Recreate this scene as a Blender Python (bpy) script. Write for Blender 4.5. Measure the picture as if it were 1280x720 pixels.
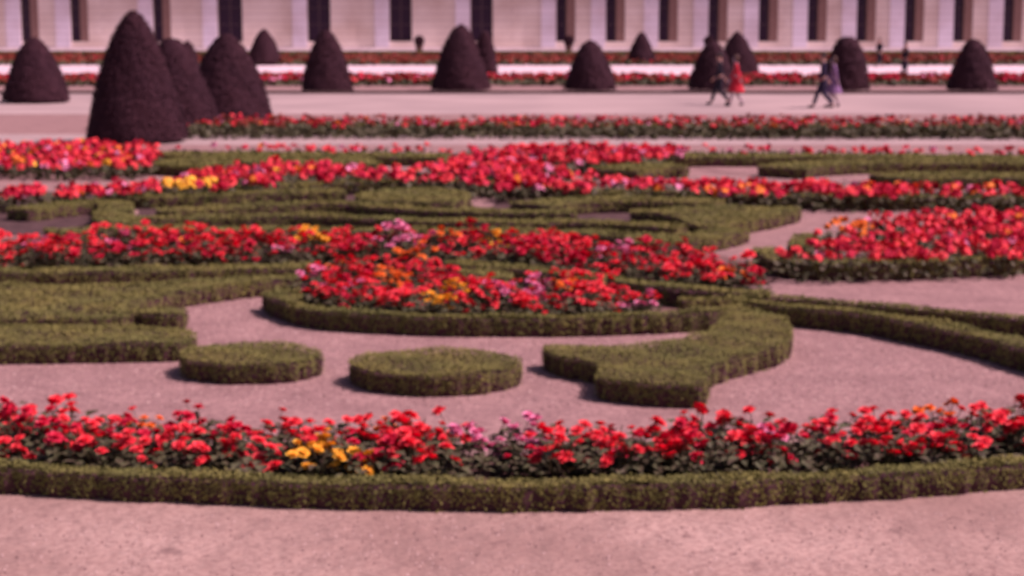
import bpy, bmesh, math, random
import numpy as np
from mathutils import Vector, Matrix
from mathutils.geometry import tessellate_polygon

random.seed(7)
rng = np.random.default_rng(7)
for o in list(bpy.data.objects):
    bpy.data.objects.remove(o)
SC = bpy.context.scene
C = SC.collection

# ------------------------------------------------------------------ camera
CAM_H, F, HOR = 2.86, 2200.0, 24.0
PITCH = math.atan((360 - HOR) / F)
cam_d = bpy.data.cameras.new('camera')
cam = bpy.data.objects.new('camera', cam_d)
C.objects.link(cam)
cam.location = (0, 0, CAM_H)
cam.rotation_euler = (math.pi / 2 - PITCH, 0, 0)
cam_d.sensor_width = 36
cam_d.lens = 36 * F / 1280
cam_d.clip_end = 5000
cam_d.dof.use_dof = True            # the cine lens is focused short: everything a little soft
cam_d.dof.focus_distance = 3.2
cam_d.dof.aperture_fstop = (cam_d.lens / 1000) / 0.0104
SC.camera = cam

# ------------------------------------------------------------------ light
SUN_EL, SUN_AZ = math.radians(52), math.radians(5)     # from the right, a touch from behind the garden
S = Vector((math.cos(SUN_EL) * math.cos(SUN_AZ), -math.cos(SUN_EL) * math.sin(SUN_AZ), math.sin(SUN_EL)))
world = bpy.data.worlds.new('World')
SC.world = world
world.use_nodes = True
wn = world.node_tree
bg = wn.nodes['Background']
sky = wn.nodes.new('ShaderNodeTexSky')
sky.sky_type = 'NISHITA'
sky.sun_disc = False
sky.sun_elevation = SUN_EL
sky.sun_rotation = math.atan2(S.x, S.y)
sky.dust_density = 3.0
bg.inputs['Strength'].default_value = 0.062
wn.links.new(sky.outputs[0], bg.inputs['Color'])
sd = bpy.data.lights.new('sun', 'SUN')
sd.energy = 4.5
sd.angle = math.radians(0.6)
sd.color = (1.0, 0.93, 0.86)
sun = bpy.data.objects.new('sun', sd)
C.objects.link(sun)
sun.rotation_euler = S.to_track_quat('Z', 'Y').to_euler()
vs = SC.view_settings
vs.view_transform = 'Standard'
vs.look = 'None'
vs.gamma = 1
vs.use_curve_mapping = False
vs.exposure = 0.17
vs.use_white_balance = True          # the faded magenta film stock
vs.white_balance_temperature = 6900
vs.white_balance_tint = 74

# ------------------------------------------------------------------ pixel -> place
def ray(px, py):
    xc = (px - 640) / F
    yc = -(py - 360) / F
    cp, sp = math.cos(PITCH), math.sin(PITCH)
    return Vector((xc, cp + yc * sp, -sp + yc * cp))
def G(px, py, z=0.0):
    r = ray(px, py)
    t = (z - CAM_H) / r.z
    return Vector((r.x * t, r.y * t, z))
def atY(px, py, Y):
    r = ray(px, py)
    t = Y / r.y
    return Vector((r.x * t, Y, CAM_H + r.z * t))

# ------------------------------------------------------------------ materials
def mat(name, base, var=None, scale=6.0, rough=0.8, bump=0.0, bscale=40.0, detail=6, spec=0.3,
        fine=None, fscale=60.0, ffac=0.5, spots=0, coords='Object'):
    m = bpy.data.materials.new(name)
    m.use_nodes = True
    nt = m.node_tree
    b = nt.nodes['Principled BSDF']
    b.inputs['Roughness'].default_value = rough
    b.inputs['Specular IOR Level'].default_value = spec
    tc = nt.nodes.new('ShaderNodeTexCoord')
    def noise(s, d):
        n = nt.nodes.new('ShaderNodeTexNoise')
        n.inputs['Scale'].default_value = s
        n.inputs['Detail'].default_value = d
        nt.links.new(tc.outputs[coords], n.inputs['Vector'])
        return n
    col = None
    if var is not None:
        n = noise(scale, detail)
        r = nt.nodes.new('ShaderNodeValToRGB')
        r.color_ramp.elements[0].position = 0.35
        r.color_ramp.elements[1].position = 0.65
        r.color_ramp.elements[0].color = (*base, 1)
        r.color_ramp.elements[1].color = (*var, 1)
        nt.links.new(n.outputs['Fac'], r.inputs['Fac'])
        col = r.outputs['Color']
    if fine is not None:
        n = noise(fscale, 3)
        r = nt.nodes.new('ShaderNodeValToRGB')
        r.color_ramp.elements[0].position = 0.42
        r.color_ramp.elements[1].position = 0.62
        r.color_ramp.elements[0].color = (0, 0, 0, 1)
        r.color_ramp.elements[1].color = (ffac, ffac, ffac, 1)
        nt.links.new(n.outputs['Fac'], r.inputs['Fac'])
        mx = nt.nodes.new('ShaderNodeMix')
        mx.data_type = 'RGBA'
        nt.links.new(r.outputs['Color'], mx.inputs[0])
        if col is None:
            mx.inputs[6].default_value = (*base, 1)
        else:
            nt.links.new(col, mx.inputs[6])
        mx.inputs[7].default_value = (*fine, 1)
        col = mx.outputs[2]
    if spots:
        n = noise(spots, 2)
        r = nt.nodes.new('ShaderNodeValToRGB')
        r.color_ramp.elements[0].position = 0.64
        r.color_ramp.elements[1].position = 0.74
        r.color_ramp.elements[0].color = (0, 0, 0, 1)
        r.color_ramp.elements[1].color = (0.6, 0.6, 0.6, 1)
        nt.links.new(n.outputs['Fac'], r.inputs['Fac'])
        mx = nt.nodes.new('ShaderNodeMix')
        mx.data_type = 'RGBA'
        nt.links.new(r.outputs['Color'], mx.inputs[0])
        nt.links.new(col, mx.inputs[6])
        mx.inputs[7].default_value = (0.13, 0.08, 0.065, 1)
        col = mx.outputs[2]
    if col is None:
        b.inputs['Base Color'].default_value = (*base, 1)
    else:
        nt.links.new(col, b.inputs['Base Color'])
    if bump > 0:
        n = noise(bscale, 5)
        bp = nt.nodes.new('ShaderNodeBump')
        bp.inputs['Strength'].default_value = 1.0
        bp.inputs['Distance'].default_value = bump
        nt.links.new(n.outputs['Fac'], bp.inputs['Height'])
        nt.links.new(bp.outputs['Normal'], b.inputs['Normal'])
    return m

M = {}
M['gravel'] = mat('pale_gravel', (0.25, 0.165, 0.135), (0.34, 0.23, 0.185), 2.2, 0.95, 0.02, 22, fine=(0.19, 0.12, 0.10), fscale=13, ffac=0.6, spots=6)
M['gravel_front'] = mat('trodden_gravel', (0.27, 0.19, 0.14), (0.41, 0.315, 0.235), 0.6, 0.95, 0.06, 3.5, fine=(0.22, 0.145, 0.11), fscale=24, ffac=0.6, spots=4.5)
M['gravel_far'] = mat('white_gravel', (0.30, 0.255, 0.215), (0.39, 0.33, 0.275), 0.25, 0.95, 0.01, 3)
M['dark_soil'] = mat('dark_bed_soil', (0.05, 0.03, 0.024), (0.09, 0.055, 0.045), 4, 0.98, 0.03, 12)  # darker soil for the ground between the embroidery scrolls
M['forecourt'] = mat('bright_sand', (0.56, 0.49, 0.46), (0.66, 0.58, 0.54), 0.12, 0.95)
M['soil'] = mat('bed_soil', (0.10, 0.055, 0.04), (0.17, 0.095, 0.07), 5, 0.98, 0.03, 12, fine=(0.24, 0.15, 0.12), fscale=30, ffac=0.5)
M['box'] = mat('box_leaves', (0.145, 0.170, 0.046), (0.210, 0.215, 0.055), 1.6, 0.9, fine=(0.10, 0.115, 0.036), fscale=14, ffac=0.6, spec=0.1)
M['boxcore'] = mat('box_inner', (0.060, 0.026, 0.028), (0.085, 0.038, 0.036), 18, 0.95)  # twig brown, purpled to carry the shade of the hedge faces
M['yew'] = mat('yew_leaves', (0.040, 0.012, 0.018), (0.052, 0.016, 0.021), 1.2, 0.9, fine=(0.030, 0.010, 0.015), fscale=16, ffac=0.7)
M['leaf'] = mat('plant_leaves', (0.050, 0.070, 0.026), (0.085, 0.100, 0.036), 9, 0.7, fine=(0.06, 0.03, 0.02), fscale=20, ffac=0.6)
M['stem'] = mat('plant_stems', (0.10, 0.09, 0.04), rough=0.7)
M['bark'] = mat('yew_bark', (0.08, 0.05, 0.035), (0.12, 0.08, 0.05), 8, 0.9)
def petal(name, a, b):
    m = mat(name, a, b, 30, 0.65, spec=0.2)
    return m
M['red'] = petal('scarlet_petals', (0.74, 0.035, 0.045), (0.92, 0.10, 0.08))
M['crimson'] = petal('crimson_petals', (0.52, 0.015, 0.035), (0.72, 0.04, 0.065))
M['orange'] = petal('orange_petals', (0.85, 0.16, 0.02), (0.90, 0.30, 0.03))
M['yellow'] = petal('yellow_petals', (0.85, 0.42, 0.02), (0.90, 0.55, 0.04))
M['pink'] = petal('pink_petals', (0.70, 0.16, 0.26), (0.80, 0.34, 0.46))
M['brownred'] = petal('rust_petals', (0.20, 0.035, 0.02), (0.34, 0.07, 0.035))
PAL = ['red', 'crimson', 'orange', 'yellow', 'pink', 'brownred']

def stone_mat(name, a, b, joint, bw, bh):
    m = bpy.data.materials.new(name)
    m.use_nodes = True
    nt = m.node_tree
    p = nt.nodes['Principled BSDF']
    p.inputs['Roughness'].default_value = 0.85
    tc = nt.nodes.new('ShaderNodeTexCoord')
    mp = nt.nodes.new('ShaderNodeMapping')
    mp.inputs['Rotation'].default_value = (math.radians(90), 0, 0)
    nt.links.new(tc.outputs['Object'], mp.inputs['Vector'])
    br = nt.nodes.new('ShaderNodeTexBrick')
    br.inputs['Scale'].default_value = 1
    br.inputs['Brick Width'].default_value = bw
    br.inputs['Row Height'].default_value = bh
    br.inputs['Mortar Size'].default_value = 0.035
    br.inputs['Mortar Smooth'].default_value = 0.3
    br.inputs['Color1'].default_value = (*a, 1)
    br.inputs['Color2'].default_value = (*b, 1)
    br.inputs['Mortar'].default_value = (*joint, 1)
    nt.links.new(mp.outputs[0], br.inputs['Vector'])
    n = nt.nodes.new('ShaderNodeTexNoise')
    n.inputs['Scale'].default_value = 0.35
    n.inputs['Detail'].default_value = 8
    nt.links.new(tc.outputs['Object'], n.inputs['Vector'])
    mx = nt.nodes.new('ShaderNodeMix')
    mx.data_type = 'RGBA'
    mx.blend_type = 'MULTIPLY'
    mx.inputs[0].default_value = 0.55
    r = nt.nodes.new('ShaderNodeValToRGB')
    r.color_ramp.elements[0].position = 0.3
    r.color_ramp.elements[0].color = (0.62, 0.50, 0.44, 1)
    r.color_ramp.elements[1].position = 0.6
    r.color_ramp.elements[1].color = (1, 1, 1, 1)
    nt.links.new(n.outputs['Fac'], r.inputs['Fac'])
    nt.links.new(br.outputs['Color'], mx.inputs[6])
    nt.links.new(r.outputs['Color'], mx.inputs[7])
    nt.links.new(mx.outputs[2], p.inputs['Base Color'])
    return m
M['stone'] = stone_mat('coursed_limestone', (0.84, 0.76, 0.66), (0.80, 0.71, 0.60), (0.58, 0.48, 0.42), 23.0, 0.55)
M['pilaster'] = stone_mat('grey_limestone', (0.78, 0.75, 0.80), (0.72, 0.70, 0.75), (0.52, 0.49, 0.53), 23.0, 0.55)
M['trim'] = mat('dressed_stone', (0.66, 0.56, 0.48), (0.58, 0.47, 0.40), 0.8, 0.85)
M['white_stone'] = mat('bleached_stone', (0.78, 0.72, 0.68), (0.70, 0.62, 0.58), 0.7, 0.8)
M['glass'] = mat('dark_window_glass', (0.026, 0.010, 0.028), rough=0.25, spec=0.4)
M['shutter'] = mat('brown_shutter_wood', (0.24, 0.14, 0.11), (0.29, 0.17, 0.135), 3, 0.6)
M['frame'] = mat('window_frame_paint', (0.10, 0.06, 0.06), rough=0.6)
M['slate'] = mat('slate_roof', (0.08, 0.09, 0.11), (0.12, 0.13, 0.15), 2, 0.6)
M['lead'] = mat('kerb_stone', (0.09, 0.06, 0.05), (0.13, 0.09, 0.075), 2, 0.9)
M['terracotta'] = mat('dark_clay', (0.07, 0.035, 0.03), (0.10, 0.05, 0.04), 6, 0.8)
M['skin'] = mat('skin', (0.52, 0.30, 0.22), rough=0.6)
M['hair_dark'] = mat('dark_hair', (0.02, 0.013, 0.01), rough=0.6)
M['hair_brown'] = mat('brown_hair', (0.07, 0.035, 0.02), rough=0.6)
M['suit'] = mat('dark_suit_cloth', (0.014, 0.012, 0.022), (0.02, 0.018, 0.03), 20, 0.85)
M['navy'] = mat('navy_cloth', (0.02, 0.016, 0.04), (0.03, 0.022, 0.055), 20, 0.85)
M['dress_red'] = mat('red_dress_cloth', (0.55, 0.02, 0.03), (0.65, 0.035, 0.04), 12, 0.8)
M['lilac'] = mat('lilac_cloth', (0.20, 0.11, 0.22), (0.27, 0.16, 0.29), 12, 0.8)
M['shoe'] = mat('black_shoe_leather', (0.012, 0.01, 0.01), rough=0.4)
M['stocking'] = mat('pale_stockings', (0.40, 0.30, 0.32), rough=0.6)

# ------------------------------------------------------------------ object helpers
def tag(o, label=None, cat=None, group=None, kind=None):
    if label: o['label'] = label
    if cat: o['category'] = cat
    if group: o['group'] = group
    if kind: o['kind'] = kind
    return o
def mesh(name, v, f, mats, mi=None, smooth=False):
    me = bpy.data.meshes.new(name)
    v = np.asarray(v, dtype=np.float32).reshape(-1, 3)
    me.from_pydata(v.tolist(), [], [tuple(int(i) for i in q) for q in f])
    for m in mats: me.materials.append(m)
    if mi is not None: me.polygons.foreach_set('material_index', np.asarray(mi, dtype=np.int32))
    if smooth: me.polygons.foreach_set('use_smooth', np.ones(len(me.polygons), dtype=bool))
    me.update()
    return me
def link(name, me, parent=None, loc=(0, 0, 0), rz=0.0):
    o = bpy.data.objects.new(name, me)
    C.objects.link(o)
    o.location = loc
    o.rotation_euler = (0, 0, rz)
    if parent: o.parent = parent
    return o
def empty(name, loc, rz=0.0):
    return link(name, None, None, loc, rz)

class MB:
    def __init__(s):
        s.v, s.f, s.mi, s.n = [], [], [], 0
    def add(s, v, f, mi=0):
        v = np.asarray(v, dtype=np.float32).reshape(-1, 3)
        s.v.append(v)
        if isinstance(f, np.ndarray):
            s.f.extend((f + s.n).tolist())
        else:
            s.f.extend([tuple(i + s.n for i in q) for q in f])
        if isinstance(mi, (int, np.integer)): s.mi.extend([mi] * len(f))
        else: s.mi.extend(list(mi))
        s.n += len(v)
    def box(s, x0, x1, y0, y1, z0, z1, mi=0):
        v = [(x, y, z) for z in (z0, z1) for y in (y0, y1) for x in (x0, x1)]
        f = [(0, 2, 3, 1), (4, 5, 7, 6), (0, 1, 5, 4), (2, 6, 7, 3), (0, 4, 6, 2), (1, 3, 7, 5)]
        s.add(v, f, mi)
    def lathe(s, prof, n=16, c=(0, 0), mi=0):
        v, f = [], []
        for r, z in prof:
            for k in range(n):
                a = 2 * math.pi * k / n
                v.append((c[0] + r * math.cos(a), c[1] + r * math.sin(a), z))
        for i in range(len(prof) - 1):
            for k in range(n):
                k2 = (k + 1) % n
                f.append((i * n + k, i * n + k2, (i + 1) * n + k2, (i + 1) * n + k))
        s.add(v, f, mi)
    def mesh(s, name, mats, smooth=False):
        return mesh(name, np.concatenate(s.v), s.f, mats, s.mi, smooth)
    def build(s, name, mats, parent=None, smooth=False, loc=(0, 0, 0)):
        return link(name, s.mesh(name, mats, smooth), parent, loc)

def flakes(P, N, size, tilt=0.7, aspect=0.6, rg=rng):
    """small leaf quads at points P, facing roughly N"""
    P = np.asarray(P, dtype=np.float64); N = np.asarray(N, dtype=np.float64)
    n = len(P)
    D = N + rg.normal(0, tilt, (n, 3))
    D /= np.linalg.norm(D, axis=1, keepdims=True) + 1e-9
    R = rg.normal(0, 1, (n, 3))
    U = np.cross(D, R); U /= np.linalg.norm(U, axis=1, keepdims=True) + 1e-9
    V = np.cross(D, U)
    s = (size * rg.uniform(0.6, 1.35, (n, 1)))
    U = U * s * 0.5; V = V * s * 0.5 * aspect
    v = np.empty((n, 4, 3))
    v[:, 0] = P - U; v[:, 1] = P - V; v[:, 2] = P + U; v[:, 3] = P + V
    f = np.arange(n * 4).reshape(n, 4)
    return v.reshape(-1, 3), f

def chaikin(p, it=2, closed=True):
    for _ in range(it):
        q = []
        n = len(p)
        rg = range(n if closed else n - 1)
        if not closed: q.append(p[0])
        for i in rg:
            a, b = p[i], p[(i + 1) % n]
            q.append(a * 0.75 + b * 0.25); q.append(a * 0.25 + b * 0.75)
        if not closed: q.append(p[-1])
        p = q
    return p
def resample(p, step, closed=True):
    p = [np.array(a[:2], dtype=float) for a in p]
    if closed: p = p + [p[0]]
    L = [0]
    for a, b in zip(p[:-1], p[1:]): L.append(L[-1] + np.linalg.norm(b - a))
    n = max(6, int(L[-1] / step))
    t = np.linspace(0, L[-1], n + 1)
    X = np.interp(t, L, [a[0] for a in p]); Y = np.interp(t, L, [a[1] for a in p])
    out = np.stack([X, Y], 1)
    return out[:-1] if closed else out
def poly_px(pts, z, it=2):
    w = [np.array(G(x, y, z)[:2]) for x, y in pts]
    return chaikin(w, it) if it else w
def ribbon(pts, width, z, it=2):
    c = chaikin([np.array(G(x, y, z)[:2]) for x, y in pts], it, closed=False)
    c = resample(c, 0.12 if np.linalg.norm(c[0] - c[-1]) < 15 else 0.3, closed=False)
    t = np.gradient(c, axis=0); t /= np.linalg.norm(t, axis=1, keepdims=True)
    nrm = np.stack([-t[:, 1], t[:, 0]], 1)
    w = np.interp(np.linspace(0, 1, len(c)), np.linspace(0, 1, len(width)), width)[:, None] / 2 if not np.isscalar(width) else width / 2
    return list(c + nrm * w) + list((c - nrm * w)[::-1])
def inside(P, poly):
    x, y = P[:, 0], P[:, 1]
    r = np.zeros(len(P), bool)
    a = poly; b = np.roll(poly, -1, axis=0)
    for (x1, y1), (x2, y2) in zip(a, b):
        if y1 == y2: continue
        c = ((y1 > y) != (y2 > y)) & (x < (x2 - x1) * (y - y1) / (y2 - y1) + x1)
        r ^= c
    return r
def area(p):
    return 0.5 * np.sum(p[:, 0] * np.roll(p[:, 1], -1) - np.roll(p[:, 0], -1) * p[:, 1])
def rand_in(poly, n, rg=rng):
    lo, hi = poly.min(0), poly.max(0)
    out = []
    tot = 0
    for _ in range(60):
        P = rg.uniform(lo, hi, (max(n * 2, 200), 2))
        P = P[inside(P, poly)]
        out.append(P); tot += len(P)
        if tot >= n: break
    return np.concatenate(out)[:n]

def sheet(name, poly, z, m, kind='structure'):
    p = np.array([np.array(a[:2]) for a in poly])
    if area(p) < 0: p = p[::-1]
    v = [(a[0], a[1], 0) for a in p]
    t = tessellate_polygon([[Vector(q) for q in v]])
    me = mesh(name, [(a[0], a[1], z) for a in p], [tuple(x) for x in t], [m])
    o = link(name, me)
    for pl in me.polygons:
        if pl.normal.z < 0: pl.flip()
    o['kind'] = kind
    return o

HZ = 0.17
def hedge(label, poly, h=HZ, name='box_hedge', leaf=None, dens=None, group=None, cat='hedge'):
    p = resample(poly, 0.06)
    if area(p) < 0: p = p[::-1]
    d = np.hypot(p[:, 0].mean(), p[:, 1].mean())
    if d > 30: p = resample(list(p), 0.2)
    elif d > 18: p = resample(list(p), 0.1)
    leaf = leaf or 0.0022 * d * 0.75
    leaf = max(leaf, 0.020)
    dens = dens or 3.4 / (leaf * leaf)
    t = np.roll(p, -1, 0) - np.roll(p, 1, 0)
    t /= np.linalg.norm(t, axis=1, keepdims=True) + 1e-9
    nrm = np.stack([t[:, 1], -t[:, 0]], 1)          # outward
    s = np.arange(len(p))
    wob = 0.010 * np.sin(s * 0.31 + rng.uniform(0, 6)) + 0.008 * np.sin(s * 0.83 + rng.uniform(0, 6)) + rng.normal(0, 0.006, len(p)) + 0.012 * np.sin(s * 2.1 + 3 * np.sin(s * 0.17))
    p = p + nrm * wob[:, None]
    n = len(p)
    ins = 0.018
    rings = [(p - nrm * 0.025, 0.0), (p - nrm * 0.012, h * 0.35), (p - nrm * 0.012, h * 0.78), (p - nrm * (ins + 0.02), h - 0.032)]
    v = np.concatenate([np.column_stack([r, np.full(n, z)]) for r, z in rings])
    f = []
    for i in range(3):
        for k in range(n):
            k2 = (k + 1) % n
            f.append((i * n + k, i * n + k2, (i + 1) * n + k2, (i + 1) * n + k))
    top = tessellate_polygon([[Vector((a[0], a[1], 0)) for a in rings[3][0]]])
    for a, b, c in top:
        A, B, D = v[3 * n + a], v[3 * n + b], v[3 * n + c]
        up = (B[0] - A[0]) * (D[1] - A[1]) - (B[1] - A[1]) * (D[0] - A[0]) > 0
        f.append((3 * n + a, 3 * n + b, 3 * n + c) if up else (3 * n + c, 3 * n + b, 3 * n + a))
    mb = MB()
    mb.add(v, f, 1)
    seg = np.linalg.norm(np.roll(p, -1, 0) - p, axis=1)
    per = seg.sum()
    ns = int(per * h * dens)
    ns = min(ns, 90000)
    k = rng.choice(n, ns, p=seg / per)
    u = rng.uniform(0, 1, (ns, 1))
    P = p[k] * (1 - u) + p[(k + 1) % n] * u
    z = rng.uniform(0.005, h, ns)
    # shoots thinned towards the foot, baring the purple core as shade on the faces
    keep = rng.uniform(0, 1, ns) < 0.12 + 0.68 * z / h
    P, z, k = P[keep], z[keep], k[keep]
    out = rng.normal(0.0, 0.006, (len(P), 1)) - 0.02 * np.clip((z - h * 0.85) / (h * 0.15), 0, 1)[:, None]
    P3 = np.column_stack([P + nrm[k] * out, z])
    fv, ff = flakes(P3, np.column_stack([nrm[k], np.full(len(P), 0.0)]), leaf, tilt=0.22)
    mb.add(fv, ff, 0)
    A = abs(area(p))
    nt_ = min(int(A * dens * 1.1), 90000)
    if nt_ > 20:
        Q = rand_in(p, nt_)
        zz = h + 0.016 * np.sin(Q[:, 0] * 5.1 + Q[:, 1] * 2.3) * np.sin(Q[:, 1] * 7 + Q[:, 0]) + rng.normal(0, 0.008, len(Q))
        fv, ff = flakes(np.column_stack([Q, zz]), np.tile([0, 0, 1.0], (len(Q), 1)), leaf, tilt=0.32)
        mb.add(fv, ff, 0)
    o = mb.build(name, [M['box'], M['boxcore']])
    tag(o, label, cat, group)
    return o

# ================================================================== THE SETTING
g = sheet('ground', [(-1500, -40), (1500, -40), (1500, 2500), (-1500, 2500)], 0.0, M['gravel'])
def rect_px(y0, y1, z, name, m, x0=-400, x1=400):
    a, b = G(640, y0).y, G(640, y1).y
    return sheet(name, [(x0, a), (x1, a), (x1, b), (x0, b)], z, m)
front = poly_px([(-700, 560), (-200, 592), (130, 612), (400, 624), (640, 628), (900, 624), (1140, 609), (1500, 580), (2000, 545)], 0, 1)
sheet('front_path', [(-30, -20)] + [(-30, front[0][1])] + [tuple(a) for a in front] + [(30, front[-1][1]), (30, -20)], 0.004, M['gravel_front'])
rect_px(143, 113, 0.006, 'promenade', M['gravel_far'], -70, 70)
rect_px(94, 70, 0.004, 'forecourt', M['forecourt'], -70, 70)
rect_px(181, 168, 0.004, 'cross_path', M['gravel_far'], -60, 60)

def stones(name, label, poly, z, n, lo, hi, m, seed):
    rg = np.random.default_rng(seed)
    p = np.array([np.array(a[:2]) for a in poly])
    Q = rand_in(p, n, rg)
    n = len(Q)
    r = rg.uniform(lo, hi, (n, 1)) * rg.uniform(0.5, 1, (n, 1))
    base = np.array([(1, 0, 0), (.3, .9, 0), (-.8, .5, 0), (-.7, -.6, 0), (.4, -.85, 0), (.1, .05, .75)])
    a = rg.uniform(0, 6.28, n); ca, sa = np.cos(a), np.sin(a)
    B = base[None] * r[:, :, None] * rg.uniform(0.7, 1.25, (n, 6, 1))
    v = np.empty((n, 6, 3))
    v[..., 0] = B[..., 0] * ca[:, None] - B[..., 1] * sa[:, None] + Q[:, 0:1]
    v[..., 1] = B[..., 0] * sa[:, None] + B[..., 1] * ca[:, None] + Q[:, 1:2]
    v[..., 2] = B[..., 2] + z
    f = np.array([(0, 1, 5), (1, 2, 5), (2, 3, 5), (3, 4, 5), (4, 0, 5)])
    F_ = (f[None] + 6 * np.arange(n)[:, None, None]).reshape(-1, 3)
    o = link(name, mesh(name, v.reshape(-1, 3), F_, m, np.repeat(rg.integers(0, len(m), n), 5)))
    tag(o, label, 'stones', None, 'stuff')
SM = [mat('pebble_light', (0.46, 0.36, 0.29), rough=0.9), mat('pebble_mid', (0.32, 0.23, 0.18), rough=0.9), mat('pebble_dark', (0.17, 0.11, 0.09), rough=0.9)]
stones('loose_stones', 'loose pale and dark grit scattered over the near path', [(-4.5, 6.5), (4.5, 6.5), (4.5, 10.2), (2.5, 10.0), (-2.5, 10.0), (-4.5, 10.2)], 0.002, 16000, 0.004, 0.016, SM, 31)
stones('loose_stones', 'loose grit scattered over the gravel around the round box clumps', poly_px([(-40, 510), (-40, 440), (240, 420), (240, 370), (340, 360), (640, 418), (1000, 400), (1340, 450), (1340, 510)], 0, 0), 0.0, 12000, 0.005, 0.016, SM, 32)

# ================================================================== PALACE
YF = 150.0
def X(px): return atY(px, 50, YF).x
def Z(py): return atY(640, py, YF).z
zs = Z(52)                      # sill of the tall openings
palace = empty('palace', (0, YF, 0))
tag(palace, 'long pale limestone palace front with tall dark openings closing the far side of the garden', 'palace')
ops = []
for c, w in ((203, 22), (288, 31), (399, 29), (501, 28), (602, 28)): ops.append((c, w, c != 203))
for c in (707, 769, 835, 897, 960, 1021, 1082, 1142, 1203, 1265, 1327): ops.append((c, 24, False))
for c in (100, 38, -25, -87): ops.append((c, 22, False))
ops.sort()
ztop1, zcor, zfl2, ztop2, zroof = 6.6, 7.4, 8.6, 12.2, 13.6
wall = MB(); pil = MB(); band = MB()
xl, xr = X(-130), X(1380)
edges = [xl]
for c, w, thick in ops: edges += [X(c - w / 2), X(c + w / 2)]
edges.append(xr)
for i in range(0, len(edges), 2):
    a, b = edges[i], edges[i + 1]
    wall.box(a, b, 0, 1.0, 0.5, ztop1)
    if i + 2 < len(edges) and b - a > 2.0:
        pil = MB(); pil.box(b - 1.25, b - 0.02, -0.14, 0, 0.5, ztop1 + 0.3); pil.build('pilaster', [M['pilaster']], palace)
for i in range(1, len(edges) - 1, 2):
    wall.box(edges[i], edges[i + 1], 0.003, 1.0, 0.5, zs)
wall.box(xl, xr, 0.002, 1.0, ztop1, zfl2)
for i in range(0, len(edges), 2):
    wall.box(edges[i], edges[i + 1], 0.0, 1.0, zfl2, ztop2)
wall.box(xl, xr, 0.002, 1.0, ztop2, zroof)
wall.box(xl, xr, 1.05, 14, 0, zroof - 0.02)
wall.build('wall', [M['stone']], palace)
band.box(xl - 0.2, xr + 0.2, -0.35, -0.003, zcor, zcor + 0.35)
band.box(xl - 0.2, xr + 0.2, -0.5, -0.003, zroof - 0.5, zroof)
band.build('cornice', [M['trim']], palace)
pl_ = MB(); pl_.box(xl - 0.3, xr + 0.3, -0.9, -0.145, 0, 0.42); pl_.box(xl - 0.3, xr + 0.3, -0.145, 0.0, 0, 0.5)
pl_.build('plinth', [M['white_stone']], palace)
rf = MB()
rf.add([(xl - .4, -0.3, zroof), (xr + .4, -0.3, zroof), (xr + .4, 14.4, zroof), (xl - .4, 14.4, zroof), (xl + 4, 6, zroof + 4.5), (xr - 4, 6, zroof + 4.5), (xr - 4, 8.5, zroof + 4.5), (xl + 4, 8.5, zroof + 4.5)],
       [(0, 1, 5, 4), (1, 2, 6, 5), (2, 3, 7, 6), (3, 0, 4, 7), (4, 5, 6, 7), (0, 3, 2, 1)])
rf.build('roof', [M['slate']], palace)
def window(a, b, z0, z1, thick):
    fr = MB()
    fw = 0.1
    fr.box(a, a + fw, 0.30, 0.42, z0, z1); fr.box(b - fw, b, 0.30, 0.42, z0, z1)
    fr.box(a + fw, b - fw, 0.30, 0.42, z1 - fw, z1); fr.box(a + fw, b - fw, 0.30, 0.42, z0, z0 + fw)
    m_ = (a + b) / 2
    fr.box(m_ - .04, m_ + .04, 0.31, 0.41, z0 + fw, z1 - fw)
    zz = z0 + 1.4
    while zz < z1 - 0.4:
        fr.box(a + fw, m_ - .04, 0.32, 0.40, zz, zz + 0.05); fr.box(m_ + .04, b - fw, 0.32, 0.40, zz, zz + 0.05)
        zz += 1.4
    fo = fr.build('window', [M['frame']], palace)
    pn = MB(); pn.box(a + fw, b - fw, 0.35, 0.36, z0 + fw, z1 - fw)
    pn.build('pane', [M['glass']], fo)
    if not thick:
        sh = MB()
        w = (b - a) * 0.46
        sh.box(b - w, b - 0.01, 0.06, 0.12, z0 + 0.02, z1 - 0.02)
        zz = z0 + 0.3
        while zz < z1 - 1.0:
            sh.box(b - w + 0.12, b - 0.13, 0.045, 0.06, zz, zz + 0.9); zz += 1.1
        sh.build('shutter', [M['shutter']], fo)
for i, (c, w, thick) in enumerate(ops):
    a, b = X(c - w / 2), X(c + w / 2)
    window(a, b, zs, ztop1, thick)
    window(a, b, zfl2, ztop2, True)
# pavement step before the palace
st = MB(); st.box(xl - 2, xr + 2, YF - 4.0, YF - 0.9, 0, 0.22)
o = st.build('stone_step', [M['white_stone']]); tag(o, 'long bleached stone step at the foot of the palace wall', 'step')
# kerbs
def kerb(py, label, x0=-60, x1=60, h=0.12, w=0.25, m='lead'):
    y = G(640, py).y
    k = MB()
    k.box(x0, x1, y, y + w, 0, h)
    o = k.build('kerb', [M[m]]); tag(o, label, 'kerb')
kerb(117.5, 'dark stone kerb between the promenade and the strip where the clipped cones stand')

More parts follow.
